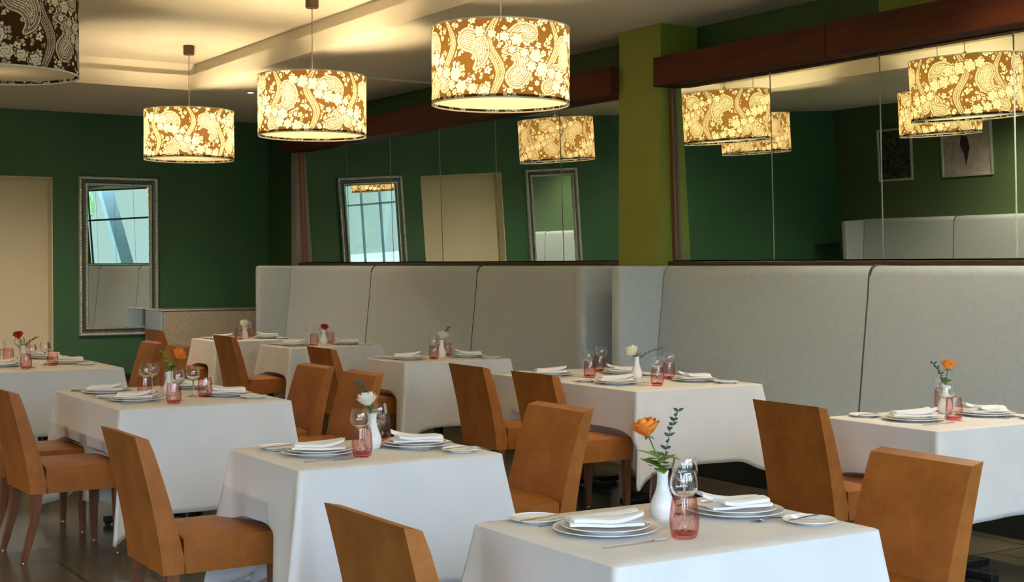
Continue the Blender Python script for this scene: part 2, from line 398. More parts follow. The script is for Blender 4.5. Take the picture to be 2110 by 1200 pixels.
def banq_left():
    r = banquette('pale banquette along the opposite wall, seen only in the right mirrors', 6.75, 7.07, 0.0, 12.2, [2.1, 4.2, 6.3, 8.4, 10.3], [(12.205, 12.325)])
    # mirror image of the right-hand one: turn it round to face +x
    for k in [o for o in bpy.data.objects if o.parent == r]:
        k.data.transform(Matrix.Scale(-1, 4, (1,0,0))); k.data.flip_normals()
    r.location = (XL+.165, 4.6+6.1, 0)
banq_left()
# low bench at the back wall
root = empty('low_bench', 'low tan upholstered bench back with pale blue end panel, standing against the green back wall', 'bench', (6.3, 17.315, 0))
bm = B_(); box(bm, -.735, .94, -.32, .30, .0, .93, .012); obj('bench_back', bm, M['tan'], root)
bm = B_(); box(bm, -.77, .94, -.33, .31, .931, .953, .006); obj('top_rail', bm, M['silver'], root)
bm = B_(); box(bm, -.765, -.736, -.32, .30, .0, .93, .004); obj('end_panel', bm, mat('pale_blue_end', (.36,.45,.54), .7), root, label='pale blue grey end panel')  # end panel coloured bluer than the tan back

# ---------------------------------------------------------------- framed mirrors
def framed_mirror(x0, x1, z0, z1, label):
    W, H = x1-x0, z1-z0
    root = empty('framed_mirror', label, 'mirror', ((x0+x1)/2, YB, z0))
    # profile across the frame: (distance inward, depth off the wall)
    def ring(bm, prof):
        loops = []
        for d, h in prof:
            loops.append([bm.verts.new(p) for p in ((-W/2+d, -h, d), (W/2-d, -h, d), (W/2-d, -h, H-d), (-W/2+d, -h, H-d))])
        for a, b_ in zip(loops, loops[1:]):
            for i in range(4): bm.faces.new((a[i], a[(i+1) % 4], b_[(i+1) % 4], b_[i]))
    bm = B_(); ring(bm, [(0, .001), (0, .03), (.012, .045), (.035, .045), (.045, .034)]); obj('outer_frame', bm, M['silver'], root, smooth=False)
    bm = B_(); ring(bm, [(.045, .034), (.058, .026), (.075, .026), (.085, .036)]); obj('dark_groove', bm, M['darksilver'], root, smooth=False)
    bm = B_(); ring(bm, [(.085, .036), (.095, .046), (.108, .046), (.118, .03), (.122, .012)]); obj('inner_frame', bm, M['silver'], root, smooth=False)
    bm = B_()
    def bead(x, z, r=.012):
        g = bmesh.ops.create_icosphere(bm, subdivisions=1, radius=r); bmesh.ops.translate(bm, verts=g['verts'], vec=(x, -.046, z))
    n = int(H/.036)
    for i in range(n+1):
        z = .02+(H-.04)*i/n; bead(-W/2+.022, z); bead(W/2-.022, z)
    n = int(W/.036)
    for i in range(1, n):
        x = -W/2+.022+(W-.044)*i/n; bead(x, .022); bead(x, H-.022)
    obj('bead_trim', bm, M['bead'], root)
    bm = B_(); box(bm, -W/2+.118, W/2-.118, -.014, -.004, .118, H-.118); obj('mirror_glass', bm, M['mirror2'], root, smooth=False)
framed_mirror(4.71, 5.73, .61, 2.63, 'tall silver framed mirror with beaded edge hanging on the dark green back wall')
framed_mirror(1.66, 2.62, .61, 2.63, 'second silver framed mirror on the green wall, seen only in the left wall mirrors')

# pictures on the left wall (seen in the mirrors)
def picture(y0, y1, z0, z1, kind, label):
    root = empty('framed_picture', label, 'picture', (XL, (y0+y1)/2, z0)); W, H = y1-y0, z1-z0
    bm = B_()
    for a in ((-W/2, -W/2+.04, 0, H), (W/2-.04, W/2, 0, H), (-W/2+.04, W/2-.04, 0, .04), (-W/2+.04, W/2-.04, H-.04, H)): box(bm, .001, .035, a[0], a[1], a[2], a[3], .004)
    obj('frame', bm, M['bead'], root)
    m = mat('print_'+kind, rough=.4)
    if kind == 'dark': noise_color(m, (.008,.014,.008), (.12,.12,.09), 14, 6, .7, .42, .62)
    else: noise_color(m, (.36,.30,.29), (.50,.44,.41), 9, 5)
    bm = B_(); box(bm, .004, .014, -W/2+.04, W/2-.04, .04, H-.04); p = obj('print', bm, m, root)
    if kind == 'pale':
        bm = B_()
        prism(bm, [(-.02, .62), (.10, .66), (.13, .50), (.06, .36), (.02, .16), (-.02, .30), (-.06, .45)], .0145, .016, 'x')
        obj('dark_shape', bm, mat('print_ink', (.04,.03,.03), .5), p)
picture(15.95, 16.7, 2.12, 3.0, 'dark', 'silver framed dark picture, left of two reflected in the right mirrors')
picture(14.35, 15.35, 2.12, 3.0, 'pale', 'silver framed pale picture with dark shape, reflected in the right mirrors')
picture(12.6, 13.5, 2.12, 3.0, 'dark', 'silver framed picture at the right edge of the mirror reflection')

# ---------------------------------------------------------------- pendant lamps
LR, LH, LZ = .445, .49, 2.57
def print_mask(nu, nv):
    Cc = 2*PI*LR; T = Cc/2
    U, V = np.meshgrid(np.arange(nu)/nu*Cc, np.linspace(0, LH, nv)); X = U.ravel() % T; Y = V.ravel()
    out = np.zeros_like(X)
    def wrap(cx): return (X-cx+T/2) % T-T/2
    def spine(pts, rads):
        pts = np.array(pts, float); n = 36; t = np.linspace(0, len(pts)-1.001, n)
        i = t.astype(int); f = (t-i)[:, None]; f = f*f*(3-2*f)*.5+f*.5
        E = np.vstack([2*pts[0]-pts[1], pts, 2*pts[-1]-pts[-2]]); g = (t-i)[:, None]; a0, a1, a2, a3 = E[i], E[i+1], E[i+2], E[i+3]
        P = .5*(2*a1+(a2-a0)*g+(2*a0-5*a1+4*a2-a3)*g*g+(3*a1-a0-3*a2+a3)*g**3); r = np.interp(t, np.arange(len(rads)), rads)
        d = np.full_like(X, 9.)
        for (px, py), rr in zip(P, r): d = np.minimum(d, np.hypot(wrap(px), Y-py)-rr)
        return d
    r = np.random.RandomState(11)
    for k in range(430):       # small flowers and leaves as the fill
        cx, cy = r.uniform(0, T), r.uniform(0, LH); R0 = r.uniform(.010, .026); n = r.choice([1, 2, 2.5, 3]); a0 = r.uniform(0, 6)
        dx = wrap(cx); d = np.hypot(dx, Y-cy); th = np.arctan2(Y-cy, dx)+a0
        out[d < R0*1.25] = 0
        out[d < R0*(.5+.5*np.abs(np.cos(n*th)))] = r.choice([1, 1, .6]); out[d < R0*.2] = 0
    for px, s_, w_ in ((.02, 1, 1), (.42, -1, .9), (.70, 1, 1.1), (1.15, -1, 1)):   # feathered bands
        d = spine([(px, -.02), (px+.06*s_, .16), (px-.02*s_, .34), (px+.05*s_, LH+.02)], [.018*w_, .030*w_, .030*w_, .014*w_])
        out[d < .008] = 0; ins = d < 0
        out[ins] = np.where(np.sin(d[ins]*560) > -.1, .6, .05)
    def pais(x, y, L, a, k, w_=.05):
        """teardrop of length L starting at x,y heading a, curling by k"""
        pts, c = [(x, y)], a
        for q in range(4): pts.append((pts[-1][0]+L/4*math.cos(c), pts[-1][1]+L/4*math.sin(c))); c += k
        d = spine(pts, [w_, w_*.95, w_*.72, w_*.38, .003])
        out[d < .016] = 0; out[(d < .011) & (d > .004)] = 1
        ins = d < 0; out[ins] = np.where(np.sin(d[ins]*470+1.2) > .1, .9, .08)
        out[ins & (np.sin(X*420)*np.sin(Y*420) > .4) & (d < -.02)] = 1
    for p in ((.13, .33, .24, .9, -.75, .060), (.36, .10, .20, 2.2, .6, .045), (.55, .36, .24, -.4, -.6, .062), (.86, .12, .26, .9, .75, .058), (.95, .40, .22, 3.0, .6, .045), (1.24, .34, .24, -1.2, -.7, .060), (1.08, .07, .16, .4, .6, .038), (.20, .06, .16, .2, .6, .038)): pais(*p)
    for q in range(30):        # roses
        cx = (q*.618 % 1)*T; cy = .03+(q*.7548 % 1)*(LH-.06); R0 = r.uniform(.026, .056)
        dx = wrap(cx); d = np.hypot(dx, Y-cy); th = np.arctan2(Y-cy, dx)
        edge = R0*(.86+.14*np.cos(6*th+q)); out[d < edge+.006] = 0; ins = d < edge; out[ins] = 1
        out[ins & (np.sin(d*340-th*2+np.cos(3*th)*1.2) > .70) & (d > .005)] = .25
    return out.reshape(nv, nu)
def shade_mesh():
    nu, nv = 1000, 190; mask = print_mask(nu, nv)
    a = np.arange(nu)/nu*2*PI; z = np.linspace(0, LH, nv)
    co_ = np.zeros((nv, nu, 3)); co_[..., 0] = LR*np.cos(a); co_[..., 1] = LR*np.sin(a); co_[..., 2] = z[:, None]
    i = np.arange(nv-1)[:, None]*nu; j = np.arange(nu)[None, :]; j2 = (np.arange(nu)+1)[None, :] % nu
    f = np.stack([i+j, i+j2, i+nu+j2, i+nu+j], -1).reshape(-1, 4)
    me = bpy.data.meshes.new('shade'); me.vertices.add(nu*nv); me.vertices.foreach_set('co', co_.ravel())
    me.loops.add(f.size); me.polygons.add(len(f)); me.loops.foreach_set('vertex_index', f.ravel().astype('i'))
    me.polygons.foreach_set('loop_start', (np.arange(len(f))*4).astype('i'))
    me.update(calc_edges=True); me.polygons.foreach_set('use_smooth', [True]*len(f))
    at = me.attributes.new('print', 'FLOAT', 'POINT'); at.data.foreach_set('value', mask.ravel().astype('f'))
    me.materials.append(M['shade']); return me
SH = shade_mesh()
def make_lamp():
    root = empty('pendant_lamp', 'x', 'lamp', (0, 0, LZ))
    bm = B_(); lathe(bm, [(0, ZT-LZ), (.055, ZT-LZ), (.055, ZT-LZ-.085), (.048, ZT-LZ-.095), (0, ZT-LZ-.095)], 24); obj('ceiling_rose', bm, M['brown'], root)
    bm = B_(); tube(bm, [(0, 0, ZT-LZ-.09), (0, 0, LH-.12)], .0045, 8)
    lathe(bm, [(0, LH+.06), (.016, LH+.05), (.018, LH+.0), (0, LH-.01)], 12); obj('cord', bm, M['cord'], root)
    sh = bpy.data.objects.new('shade', SH); col.objects.link(sh); sh.parent = root
    for z in (0.0, LH):
        bm = B_(); lathe(bm, [(LR-.004, z-.004), (LR+.002, z-.004), (LR+.002, z+.005), (LR-.004, z+.005), (LR-.004, z-.004)], 96); obj('rim', bm, M['china'], sh)
    bm = B_()
    for k in range(3):
        a = k*2*PI/3; tube(bm, [(0, 0, LH-.03), (LR*math.cos(a), LR*math.sin(a), LH-.002)], .003, 6)
    obj('shade_carrier', bm, M['china'], root)
    bm = B_(); lathe(bm, [(0, .02), (LR-.006, .02), (LR-.006, .024), (0, .024)], 64); obj('diffuser', bm, M['diffuser'], root)
    bm = B_(); lathe(bm, [(0, LH-.10), (.022, LH-.10), (.022, LH-.17), (0, LH-.17)], 16); obj('bulb_holder', bm, M['white_metal'], root)
    bm = B_(); lathe(bm, [(0, LH-.17), (.016, LH-.175), (.022, LH-.2), (.038, LH-.235), (.042, LH-.265), (.034, LH-.30), (0, LH-.312)], 20); obj('bulb', bm, M['bulb'], root)
    remember(root); return root
lamp = make_lamp()
LAMPS = [(4.75, 7.68, 'glowing patterned drum lamp, largest of the three hanging left of the green column', 140),
         (4.75, 10.64, 'patterned drum pendant lamp hanging between the smallest and the largest lit lamps', 60),
         (4.75, 13.66, 'smallest and farthest glowing patterned drum lamp, in front of the green back wall', 20),
         (1.72, 8.15, 'black and white patterned drum lamp cut by the top left corner', 200),
         (1.62, 10.64, 'patterned lamp of the left row, seen only in the mirrors, middle one', 75),
         (1.62, 13.66, 'patterned lamp of the left row, seen only in the mirrors, farthest one', 300),
         (1.62, 4.66, 'added unseen patterned lamp over the front centre table, warming it', 30), (1.62, 1.70, 'added unseen patterned lamp nearest the window wall, warming the front tables', 90)]  # last two hang out of view, added to warm the front tables
for x, y, lab, rz in LAMPS:
    o = place(lamp, (x, y, LZ-(.03 if 'largest of' in lab else 0)), R(rz), lab, 'lamp', 'patterned drum pendant lamps')
    if 'black and white' in lab or 'glowing' in lab:
        for k in bpy.data.objects:
            if k.parent == o and k.name.startswith('bulb') and 'holder' not in k.name:
                k.data = k.data.copy(); k.data.materials[0] = M['bulb_dim' if 'black' in lab else 'bulb_bright']
# downlights; the first is a seen one, the rest are added fill lights
for dx_, dy_, lab in ((5.8, 14.65, 'small bright recessed downlight in the lower ceiling near the back wall'),
                      (6.0, 5.2, 'added unseen downlight over the right banquette, brightening the table tops'), (6.0, 2.2, 'added unseen downlight near the window wall, brightening the front tables'),
                      (3.4, 15.1, 'added downlight hidden behind the black and white lamp, brightening the beige recess'), (0.2, 15.9, 'added unseen downlight by the back wall, brightening it'),
                      (-2.6, 6.0, 'added unseen downlight brightening the left wall, nearest of three'), (-2.6, 9.5, 'added unseen downlight brightening the left wall, middle of three'), (-2.6, 13.0, 'added unseen downlight brightening the left wall, farthest of three')):
  o = empty('downlight', lab, 'downlight', (dx_, dy_, ZC))
  l = bpy.data.lights.new('downlight_beam', 'SPOT'); l.energy = {5.8: 25, 3.4: 130, .2: 60, -2.6: 200}.get(dx_, 90); l.color = (1, .82, .60); l.spot_size = R(150); l.spot_blend = .8; l.shadow_soft_size = .04
  lo = bpy.data.objects.new('downlight_beam', l); col.objects.link(lo); lo.parent = o; lo.location = (0, 0, -.03)
  bm = B_(); lathe(bm, [(.028, -.002), (.045, -.004), (.048, .0)], 24); obj('trim_ring', bm, M['white_metal'], o)
  bm = B_(); lathe(bm, [(0, -.003), (.028, -.003)], 24); obj('lens', bm, M['spot'], o)

# ---------------------------------------------------------------- chairs
def make_chair():
    root = empty('dining_chair', 'x', 'chair')
    hw = .22
    # back: curved leaning slab (x,z) profile
    n = 9; outer, inner = [], []
    for i in range(n):
        t = i/(n-1); z = .345+t*(.87-.345)
        xo = -.205-.105*t**1.35; th = .090-.038*t
        outer.append((xo, z)); inner.append((xo+th, z-.012*t if i == n-1 else z))
    bm = B_(); prism(bm, outer+inner[::-1], -hw, hw)
    es = [e for e in bm.edges if e.calc_face_angle(0) > R(50)]
    bmesh.ops.bevel(bm, geom=es, offset=.014, segments=4, profile=.5, affect='EDGES')
    obj('backrest', bm, M['leather'], root)
    # seat with a softly crowned top
    bm = B_(); x0, x1 = -.125, .27
    nx, ny = 10, 8
    grid = []
    for i in range(nx+1):
        row = []
        for j in range(ny+1):
            u, v = i/nx, j/ny
            cr = (1-(2*v-1)**4)*(1-(2*max(u, .3)-1)**4)*.016
            row.append(bm.verts.new((x0+(x1-x0)*u, -hw+2*hw*v, .474+cr)))
        grid.append(row)
    for i in range(nx):
        for j in range(ny): bm.faces.new((grid[i][j], grid[i+1][j], grid[i+1][j+1], grid[i][j+1]))
    rim = [grid[i][0] for i in range(nx+1)]+[grid[nx][j] for j in range(1, ny+1)]+[grid[i][ny] for i in range(nx-1, -1, -1)]+[grid[0][j] for j in range(ny-1, 0, -1)]
    low = [bm.verts.new((v.co.x, v.co.y, .345)) for v in rim]
    k = len(rim)
    for i in range(k): bm.faces.new((rim[i], low[i], low[(i+1) % k], rim[(i+1) % k]))
    bm.faces.new(low)
    es = [e for e in bm.edges if e.calc_face_angle(0) > R(50)]
    bmesh.ops.bevel(bm, geom=es, offset=.012, segments=3, profile=.5, affect='EDGES')
    obj('seat', bm, M['leather'], root)
    def leg(p):
        bm = B_(); rings = []
        for (x, y, z, r) in p: rings.append([bm.verts.new((x+a*r, y+b_*r, z)) for a, b_ in ((-1,-1), (1,-1), (1,1), (-1,1))])
        for a, b_ in zip(rings, rings[1:]):
            for i in range(4): bm.faces.new((a[i], a[(i+1) % 4], b_[(i+1) % 4], b_[i]))
        bm.faces.new(rings[0]); bm.faces.new(rings[-1][::-1])
        bmesh.ops.bevel(bm, geom=[e for e in bm.edges if e.calc_face_angle(0) > R(50)], offset=.003, segments=1, affect='EDGES')
        l = obj('leg', bm, M['legwood'], root)
        bm = B_(); lathe(bm, [(0, 0), (.010, 0), (.010, .006), (0, .006)], 10, p[-1][0], p[-1][1]); obj('glide', bm, M['glide'], l)
    for s_ in (-1, 1):
        leg([(.243, s_*.195, .35, .022), (.247, s_*.198, .005, .014)])
        leg([(-.165, s_*.195, .35, .024), (-.18, s_*.196, .2, .019), (-.235, s_*.198, .005, .014)])
    remember(root); return root
chair = make_chair()
FL, FR = 0.0, PI
CH = [(1.87, 7.43, 2, 'tan leather chair cut by the left edge, at the left middle table, nearer of two'),
      (1.87, 8.10, 1, 'tan leather chair mostly hidden behind the chair at the left edge'),
      (1.855, 5.27, 0, 'tan leather chair at the left of the front centre table'),
      (1.86, 3.18, 1, 'tan leather chair cut by the bottom edge, back turned, left of the nearest table'),
      (4.76, 6.86, 0, 'tan leather chair, nearer of two at the left side of the long table'),
      (4.76, 7.62, -1, 'tan leather chair, farther of two at the left side of the long table'),
      (4.76, 9.87, 0, 'tan leather chair left of the table with the white rose and dark twig'),
      (4.78, 12.02, 1, 'tan leather chair at the left of the small table with the red rose'),
      (4.64, 13.60, 0, 'tan leather chair at the left of the farthest table, only its upper part showing'),
      (4.77, 4.73, -1, 'tan leather chair with back turned, at the left of the far right table'),
      (3.25, 5.20, 181, 'tan leather chair facing left, at the right of the front centre table'),
      (3.36, 3.20, 179, 'tan leather chair facing left, right of the nearest table, cut by the bottom edge'),
      (3.38, 7.48, 180, 'tan leather chair facing left, nearer of two right of the left middle table'),
      (3.38, 8.16, 181, 'tan leather chair facing left, farther of two right of the left middle table'),
      (3.36, 10.76, 180, 'tan leather chair facing left behind the orange flower of the left middle table'),
      (3.36, 11.42, 179, 'tan leather chair facing left below the silver framed mirror, farthest left one'),
      (1.82, 10.75, 0, 'x'), (1.82, 11.42, 0, 'x')]
for x, y, a, lab in CH:
    if lab == 'x': continue
    place(chair, (x, y, 0), R(a), lab, 'chair', 'tan leather dining chairs')

# ---------------------------------------------------------------- tables and cloths
T = {  # x0,x1,y0,y1, words, flower
 1: (2.035, 2.95, 2.75, 3.43, 'the nearest table'),
 2: (2.03, 2.89, 4.66, 5.36, 'the front centre table'),
 3: (2.10, 3.04, 7.10, 8.38, 'the left middle table'),
 4: (2.05, 3.00, 10.06, 11.72, 'the far left table'),
 5: (4.92, 5.84, 4.24, 4.93, 'the far right table'),
 6: (4.98, 5.965, 6.53, 8.20, 'the long table'),
 7: (4.95, 5.90, 9.38, 10.06, 'the twig and white rose table'),
 8: (4.95, 5.88, 11.58, 12.28, 'the red rose table'),
 9: (4.80, 5.66, 13.00, 13.75, 'the farthest table')}
LBL = {1: 'in front right of the picture', 2: 'with a white rose, in the middle foreground', 3: 'with an orange bloom', 4: 'with a red rose, cut by the left edge', 5: 'with an orange rose, cut by the right edge',
       6: 'beside the banquette', 7: 'with a white rose and twig, by the banquette', 8: 'by the left banquette', 9: 'by the low tan bench'}
def perim(w_, d_, r=.015, n=44):
    pts = []
    def seg(p, q, nrm, k):
        for i in range(k):
            t = i/k; t = .5-.5*math.cos(PI*t)      # denser near corners
            pts.append((p[0]+(q[0]-p[0])*t, p[1]+(q[1]-p[1])*t, *nrm))
    def arc(cx, cy, a0):
        for i in range(6): a = a0+i/6*PI/2; pts.append((cx+r*math.cos(a), cy+r*math.sin(a), math.cos(a), math.sin(a)))
    a, b_ = w_/2, d_/2
    seg((-a+r, -b_), (a-r, -b_), (0, -1), n); arc(a-r, -b_+r, -PI/2)
    seg((a, -b_+r), (a, b_-r), (1, 0), n); arc(a-r, b_-r, 0)
    seg((a-r, b_), (-a+r, b_), (0, 1), n); arc(-a+r, b_-r, PI/2)
    seg((-a, b_-r), (-a, -b_+r), (-1, 0), n); arc(-a+r, -b_+r, PI)
    return pts
def cloth(w_, d_, L, push, seed):
    rr = random.Random(seed); P = perim(w_, d_); n = len(P); bm = B_()
    ph = [rr.uniform(0, 6) for _ in range(8)]; a, b_ = w_/2, d_/2
    ck = [rr.uniform(.85, 1.2) for _ in range(4)]
    rows = 16; grid = []
    def pt(x, y, nx, ny, t):
        # corner influence
        dc = math.hypot(a-abs(x), b_-abs(y)); q = (0 if x < 0 else 1)+(0 if y < 0 else 2)
        c = math.exp(-(dc/.034)**2)*ck[q]; c2 = math.exp(-((dc-.12)/.06)**2)
        lng = L*(1+.16*math.exp(-(dc/.13)**2)+.08*math.exp(-(dc/.03)**2))
        z = -lng*t
        s_ = x*abs(ny)+y*abs(nx)
        wav = .008*math.sin(s_*9+ph[0])+.005*math.sin(s_*19+ph[1])
        o = .004+t*(.022+wav)-.010*c2*t**1.2
        sx, sy = math.copysign(1, x), math.copysign(1, y)
        ox, oy = nx*o, ny*o
        bul = .115*c*t**1.05
        ox += sx*bul*.70; oy += sy*bul*.70
        # pushed in by chairs
        for side, y0, y1, dep in push:
            if (side < 0) == (x < 0) and abs(nx) > .5:
                k = 1/(1+math.exp(-(y-(y0-.07))/.028))*1/(1+math.exp((y-(y1+.02))/.022))
                tz = min(1, max(0, (t*L-.232)/.045)); tz = tz*tz*(3-2*tz)
                cur = ox*(-side)  # inward positive
                need = dep+.012
                if t*L > .02: ox = ox*(1-k*tz)+(-side)*need*k*tz
        return (x+ox, y+oy, z)
    for r_ in range(rows+1):
        t = r_/rows
        row = []
        for (x, y, nx, ny) in P: row.append(bm.verts.new(pt(x, y, nx, ny, t)))
        grid.append(row)
    for r_ in range(rows):
        for i in range(n): bm.faces.new((grid[r_][i], grid[r_+1][i], grid[r_+1][(i+1) % n], grid[r_][(i+1) % n]))
    prev = grid[0]
    for k, (sc, h) in enumerate(((.985, .004), (.8, .004), (.45, .004))):
        cur = []
        for (x, y, nx, ny) in P:
            if k == 0: xx, yy = x-nx*.006, y-ny*.006
            else: xx, yy = x*sc, y*sc
            cur.append(bm.verts.new((xx, yy, h)))
        for i in range(n): bm.faces.new((prev[i], prev[(i+1) % n], cur[(i+1) % n], cur[i]))
        prev = cur
    bm.faces.new(prev)
    return bm
for k, (x0, x1, y0, y1, words) in T.items():
    cx, cy = (x0+x1)/2, (y0+y1)/2; w_, d_ = x1-x0, y1-y0
    root = empty('dining_table', 'pedestal dining table under the cloth, '+words, 'table', (cx, cy, 0), 0, 'pedestal dining tables')
    bm = B_(); box(bm, -w_/2+.008, w_/2-.008, -d_/2+.008, d_/2-.008, .725, .755, .004); obj('tabletop', bm, M['plywood'], root)
    posts = [0] if d_ < 1.1 else [-.42, .42]
    if d_ > 1.1 and d_ < 1.4: posts = [-.3, .3]
    for py in posts:
        bm = B_(); tube(bm, [(0, py, .03), (0, py, .725)], .038, 20); lathe(bm, [(0, .725), (.11, .724), (.11, .715), (0, .715)], 20, 0, py); obj('pedestal', bm, M['pedestal'], root)
        for q in range(4):
            bm = B_(); a = q*PI/2
            box(bm, .0, .29, -.028, .028, .012, .05, .006, mtx=Matrix.Translation((0, py, 0)) @ Matrix.Rotation(a, 4, 'Z'))
            f = obj('foot', bm, M['pedestal'], root)
            bm = B_(); lathe(bm, [(0, 0), (.016, 0), (.016, .014), (0, .014)], 10, .27*math.cos(a), py+.27*math.sin(a)); obj('foot_pad', bm, M['pedestal'], f)
    push = []
    for x, y, a, lab in CH:
        if lab == 'x': continue
        if abs(a) < 90 and x0-.7 < x < x0 and y0-.35 < y < y1+.3: push.append((-1, y-.22-cy, y+.22-cy, max(0, x+.275-x0)))
        if abs(a) > 90 and x1 < x < x1+.7 and y0-.35 < y < y1+.3: push.append((1, y-.22-cy, y+.22-cy, max(0, x1-(x-.275))))
    push = [p for p in push if p[3] > 0.0]
    L = {2: .47, 3: .55, 7: .50, 5: .42}.get(k, .46)
    o = obj('tablecloth', cloth(w_, d_, L, push, k), M['cloth']); o.location = (cx, cy, TOP-.004)
    md = o.modifiers.new('thickness', 'SOLIDIFY'); md.thickness = .002; md.offset = -1
    tag(o, 'white tablecloth on '+words+', '+LBL[k].replace('with a white rose and twig, ', ''), 'tablecloth', 'white tablecloths')

# ---------------------------------------------------------------- tableware prototypes
def mk(name, bm, m): o = obj(name, bm, m); remember(o); return o
def plate_bm(r, h, foot=.55):
    bm = B_(); lathe(bm, [(0, .004), (r*foot-.006, .004), (r*foot-.004, 0), (r*foot, 0), (r*foot+.004, .005), (r*.75, h*.55), (r*.97, h*.9), (r, h), (r-.002, h+.002), (r*.96, h), (r*.72, h*.62), (r*.62, h*.35), (r*.5, .0065), (0, .0065)], 48); return bm
charger = mk('charger_plate', plate_bm(.147, .016), M['china'])
dinner = mk('dinner_plate', plate_bm(.125, .017), M['china'])
bread = mk('bread_plate', plate_bm(.078, .013), M['china'])
def napkin_bm():
    bm = B_()
    def slab(L, W, th, cx, cy, rz, z, sag, tip):
        n, m_ = 12, 5; top, bot = [], []
        c, s_ = math.cos(rz), math.sin(rz)
        for i in range(n+1):
            u = i/n*2-1; tr, br_ = [], []
            for j in range(m_+1):
                v = j/m_*2-1; x = u*L/2; y = v*W/2*(1-.12*u*u)
                zz = z+tip*max(0, u)**2-sag*u*u+.0012*math.sin(u*4+v*2)+.005*(1-v*v)
                X_, Y_ = cx+x*c-y*s_, cy+x*s_+y*c
                tr.append(bm.verts.new((X_, Y_, zz+th))); br_.append(bm.verts.new((X_, Y_, zz)))
            top.append(tr); bot.append(br_)
        for i in range(n):
            for j in range(m_):
                bm.faces.new((top[i][j], top[i+1][j], top[i+1][j+1], top[i][j+1])); bm.faces.new((bot[i][j], bot[i][j+1], bot[i+1][j+1], bot[i+1][j]))
        for i in range(n):
            bm.faces.new((top[i][0], bot[i][0], bot[i+1][0], top[i+1][0])); bm.faces.new((top[i][m_], top[i+1][m_], bot[i+1][m_], bot[i][m_]))
        for j in range(m_):
            bm.faces.new((top[0][j], top[0][j+1], bot[0][j+1], bot[0][j])); bm.faces.new((top[n][j], bot[n][j], bot[n][j+1], top[n][j+1]))
    slab(.205, .105, .008, 0, .0, .0, .0, .000, .0)
    slab(.20, .055, .010, -.004, .030, .30, .010, .001, .012)
    slab(.19, .052, .010, .006, -.026, -.10, .010, .001, .022)
    return bm
napkin = mk('napkin', napkin_bm(), M['napkin'])
def flat(bm, pts, th, z=0):   # polygon outline (x,y) extruded
    return prism(bm, pts, z, z+th, 'z')
def mirror_pts(h): return h+[(x, -y) for x, y in h[::-1]]
bm = B_(); flat(bm, mirror_pts([(-.105, .0045), (-.10, .007), (-.05, .006), (.0, .0045), (.005, .006)]), .007)
flat(bm, [(.005, -.005), (.10, -.0035), (.115, .004), (.10, .010), (.05, .012), (.005, .006)], .003, .0025)
bmesh.ops.bevel(bm, geom=[e for e in bm.edges if e.calc_face_angle(0) > R(50)], offset=.0007, segments=2, affect='EDGES')
knife = mk('table_knife', bm, M['steel'])
def fork_bm(k=1.0):
    bm = B_()
    n = 8
    for i in range(n):    # handle with a gentle rise
        a, b_ = -.10+.13*i/n, -.10+.13*(i+1)/n
        za, zb_ = [.001+.010*math.sin(max(0, (t+.05)/.08)*PI/2) if t > -.05 else .001 for t in (a, b_)]
        wa, wb = [.006-.0035*min(1, (t+.10)/.09) for t in (a, b_)]
        vs = [bm.verts.new((x, y, z)) for x, y, z in ((a, -wa, za), (b_, -wb, zb_), (b_, wb, zb_), (a, wa, za), (a, -wa, za+.0025), (b_, -wb, zb_+.0025), (b_, wb, zb_+.0025), (a, wa, za+.0025))]
        for f in ((0,3,2,1), (4,5,6,7), (0,1,5,4), (2,3,7,6), (0,4,7,3), (1,2,6,5)): bm.faces.new([vs[q] for q in f])
    flat(bm, [(.03, -.0025), (.045, -.010), (.055, -.0115), (.055, .0115), (.045, .010), (.03, .0025)], .002, .008)
    for y in (-.0095, -.0032, .0032, .0095):
        tube(bm, [(.054, y, .009), (.075, y, .006), (.096, y*.95, .010)], [.0015, .0015, .0007], 6)
    return bm
fork = mk('table_fork', fork_bm(), M['steel'])
bm = B_(); flat(bm, mirror_pts([(-.08, .003), (-.075, .005), (.0, .0035)]), .003, .0); flat(bm, [(0, -.004), (.06, -.004), (.075, .003), (.06, .007), (0, .0045)], .0015, .0008)
bknife = mk('butter_knife', bm, M['steel'])
bm = B_(); lathe(bm, [(0, .004), (.026, .003), (.032, 0), (.034, .0025), (.012, .006), (.0045, .014), (.0038, .05), (.0045, .084), (.010, .092), (.024, .099), (.034, .110), (.0385, .124), (.039, .136), (.0365, .153), (.0325, .170), (.0315, .170), (.0355, .153), (.038, .136), (.0375, .124), (.033, .111), (.023, .1005), (0, .094)], 40)
wine = mk('wine_glass', bm, M['crystal'])
bm = B_(); lathe(bm, [(.033, .114), (.0375, .085), (.0405, .055), (.040, .032), (.0375, .019)], 40); lathe(bm, [(.0355, .020), (.038, .034), (.0385, .055), (.0357, .085), (.0315, .114), (.033, .114)], 40)
tumbler = obj('pink_tumbler', bm, M['pink'])
bm = B_(); lathe(bm, [(.0375, .019), (.034, .007), (.026, .001), (0, .0005)], 40); lathe(bm, [(0, .011), (.024, .012), (.0355, .020)], 40)
obj('thick_base', bm, M['pinkbase'], tumbler, label='darker pink glass base')
bm = B_()
for kk in range(9):
    th0 = kk*.7; pts = [((.0392-.003*abs(.06-z)/.06)*math.cos(th0+z*14), (.0392-.003*abs(.06-z)/.06)*math.sin(th0+z*14), z) for z in [.024+.008*q for q in range(10)]]
    tube(bm, pts, .0009, 5)
obj('ribbing', bm, M['pink'], tumbler)
remember(tumbler)
bm = B_(); lathe(bm, [(0, 0), (.024, 0), (.030, .004), (.036, .022), (.037, .036), (.032, .056), (.022, .080), (.017, .100), (.0155, .125), (.018, .143), (.016, .143), (.013, .125), (.014, .10), (.010, .07), (0, .068)], 36)
vase = mk('bud_vase', bm, M['vase'])

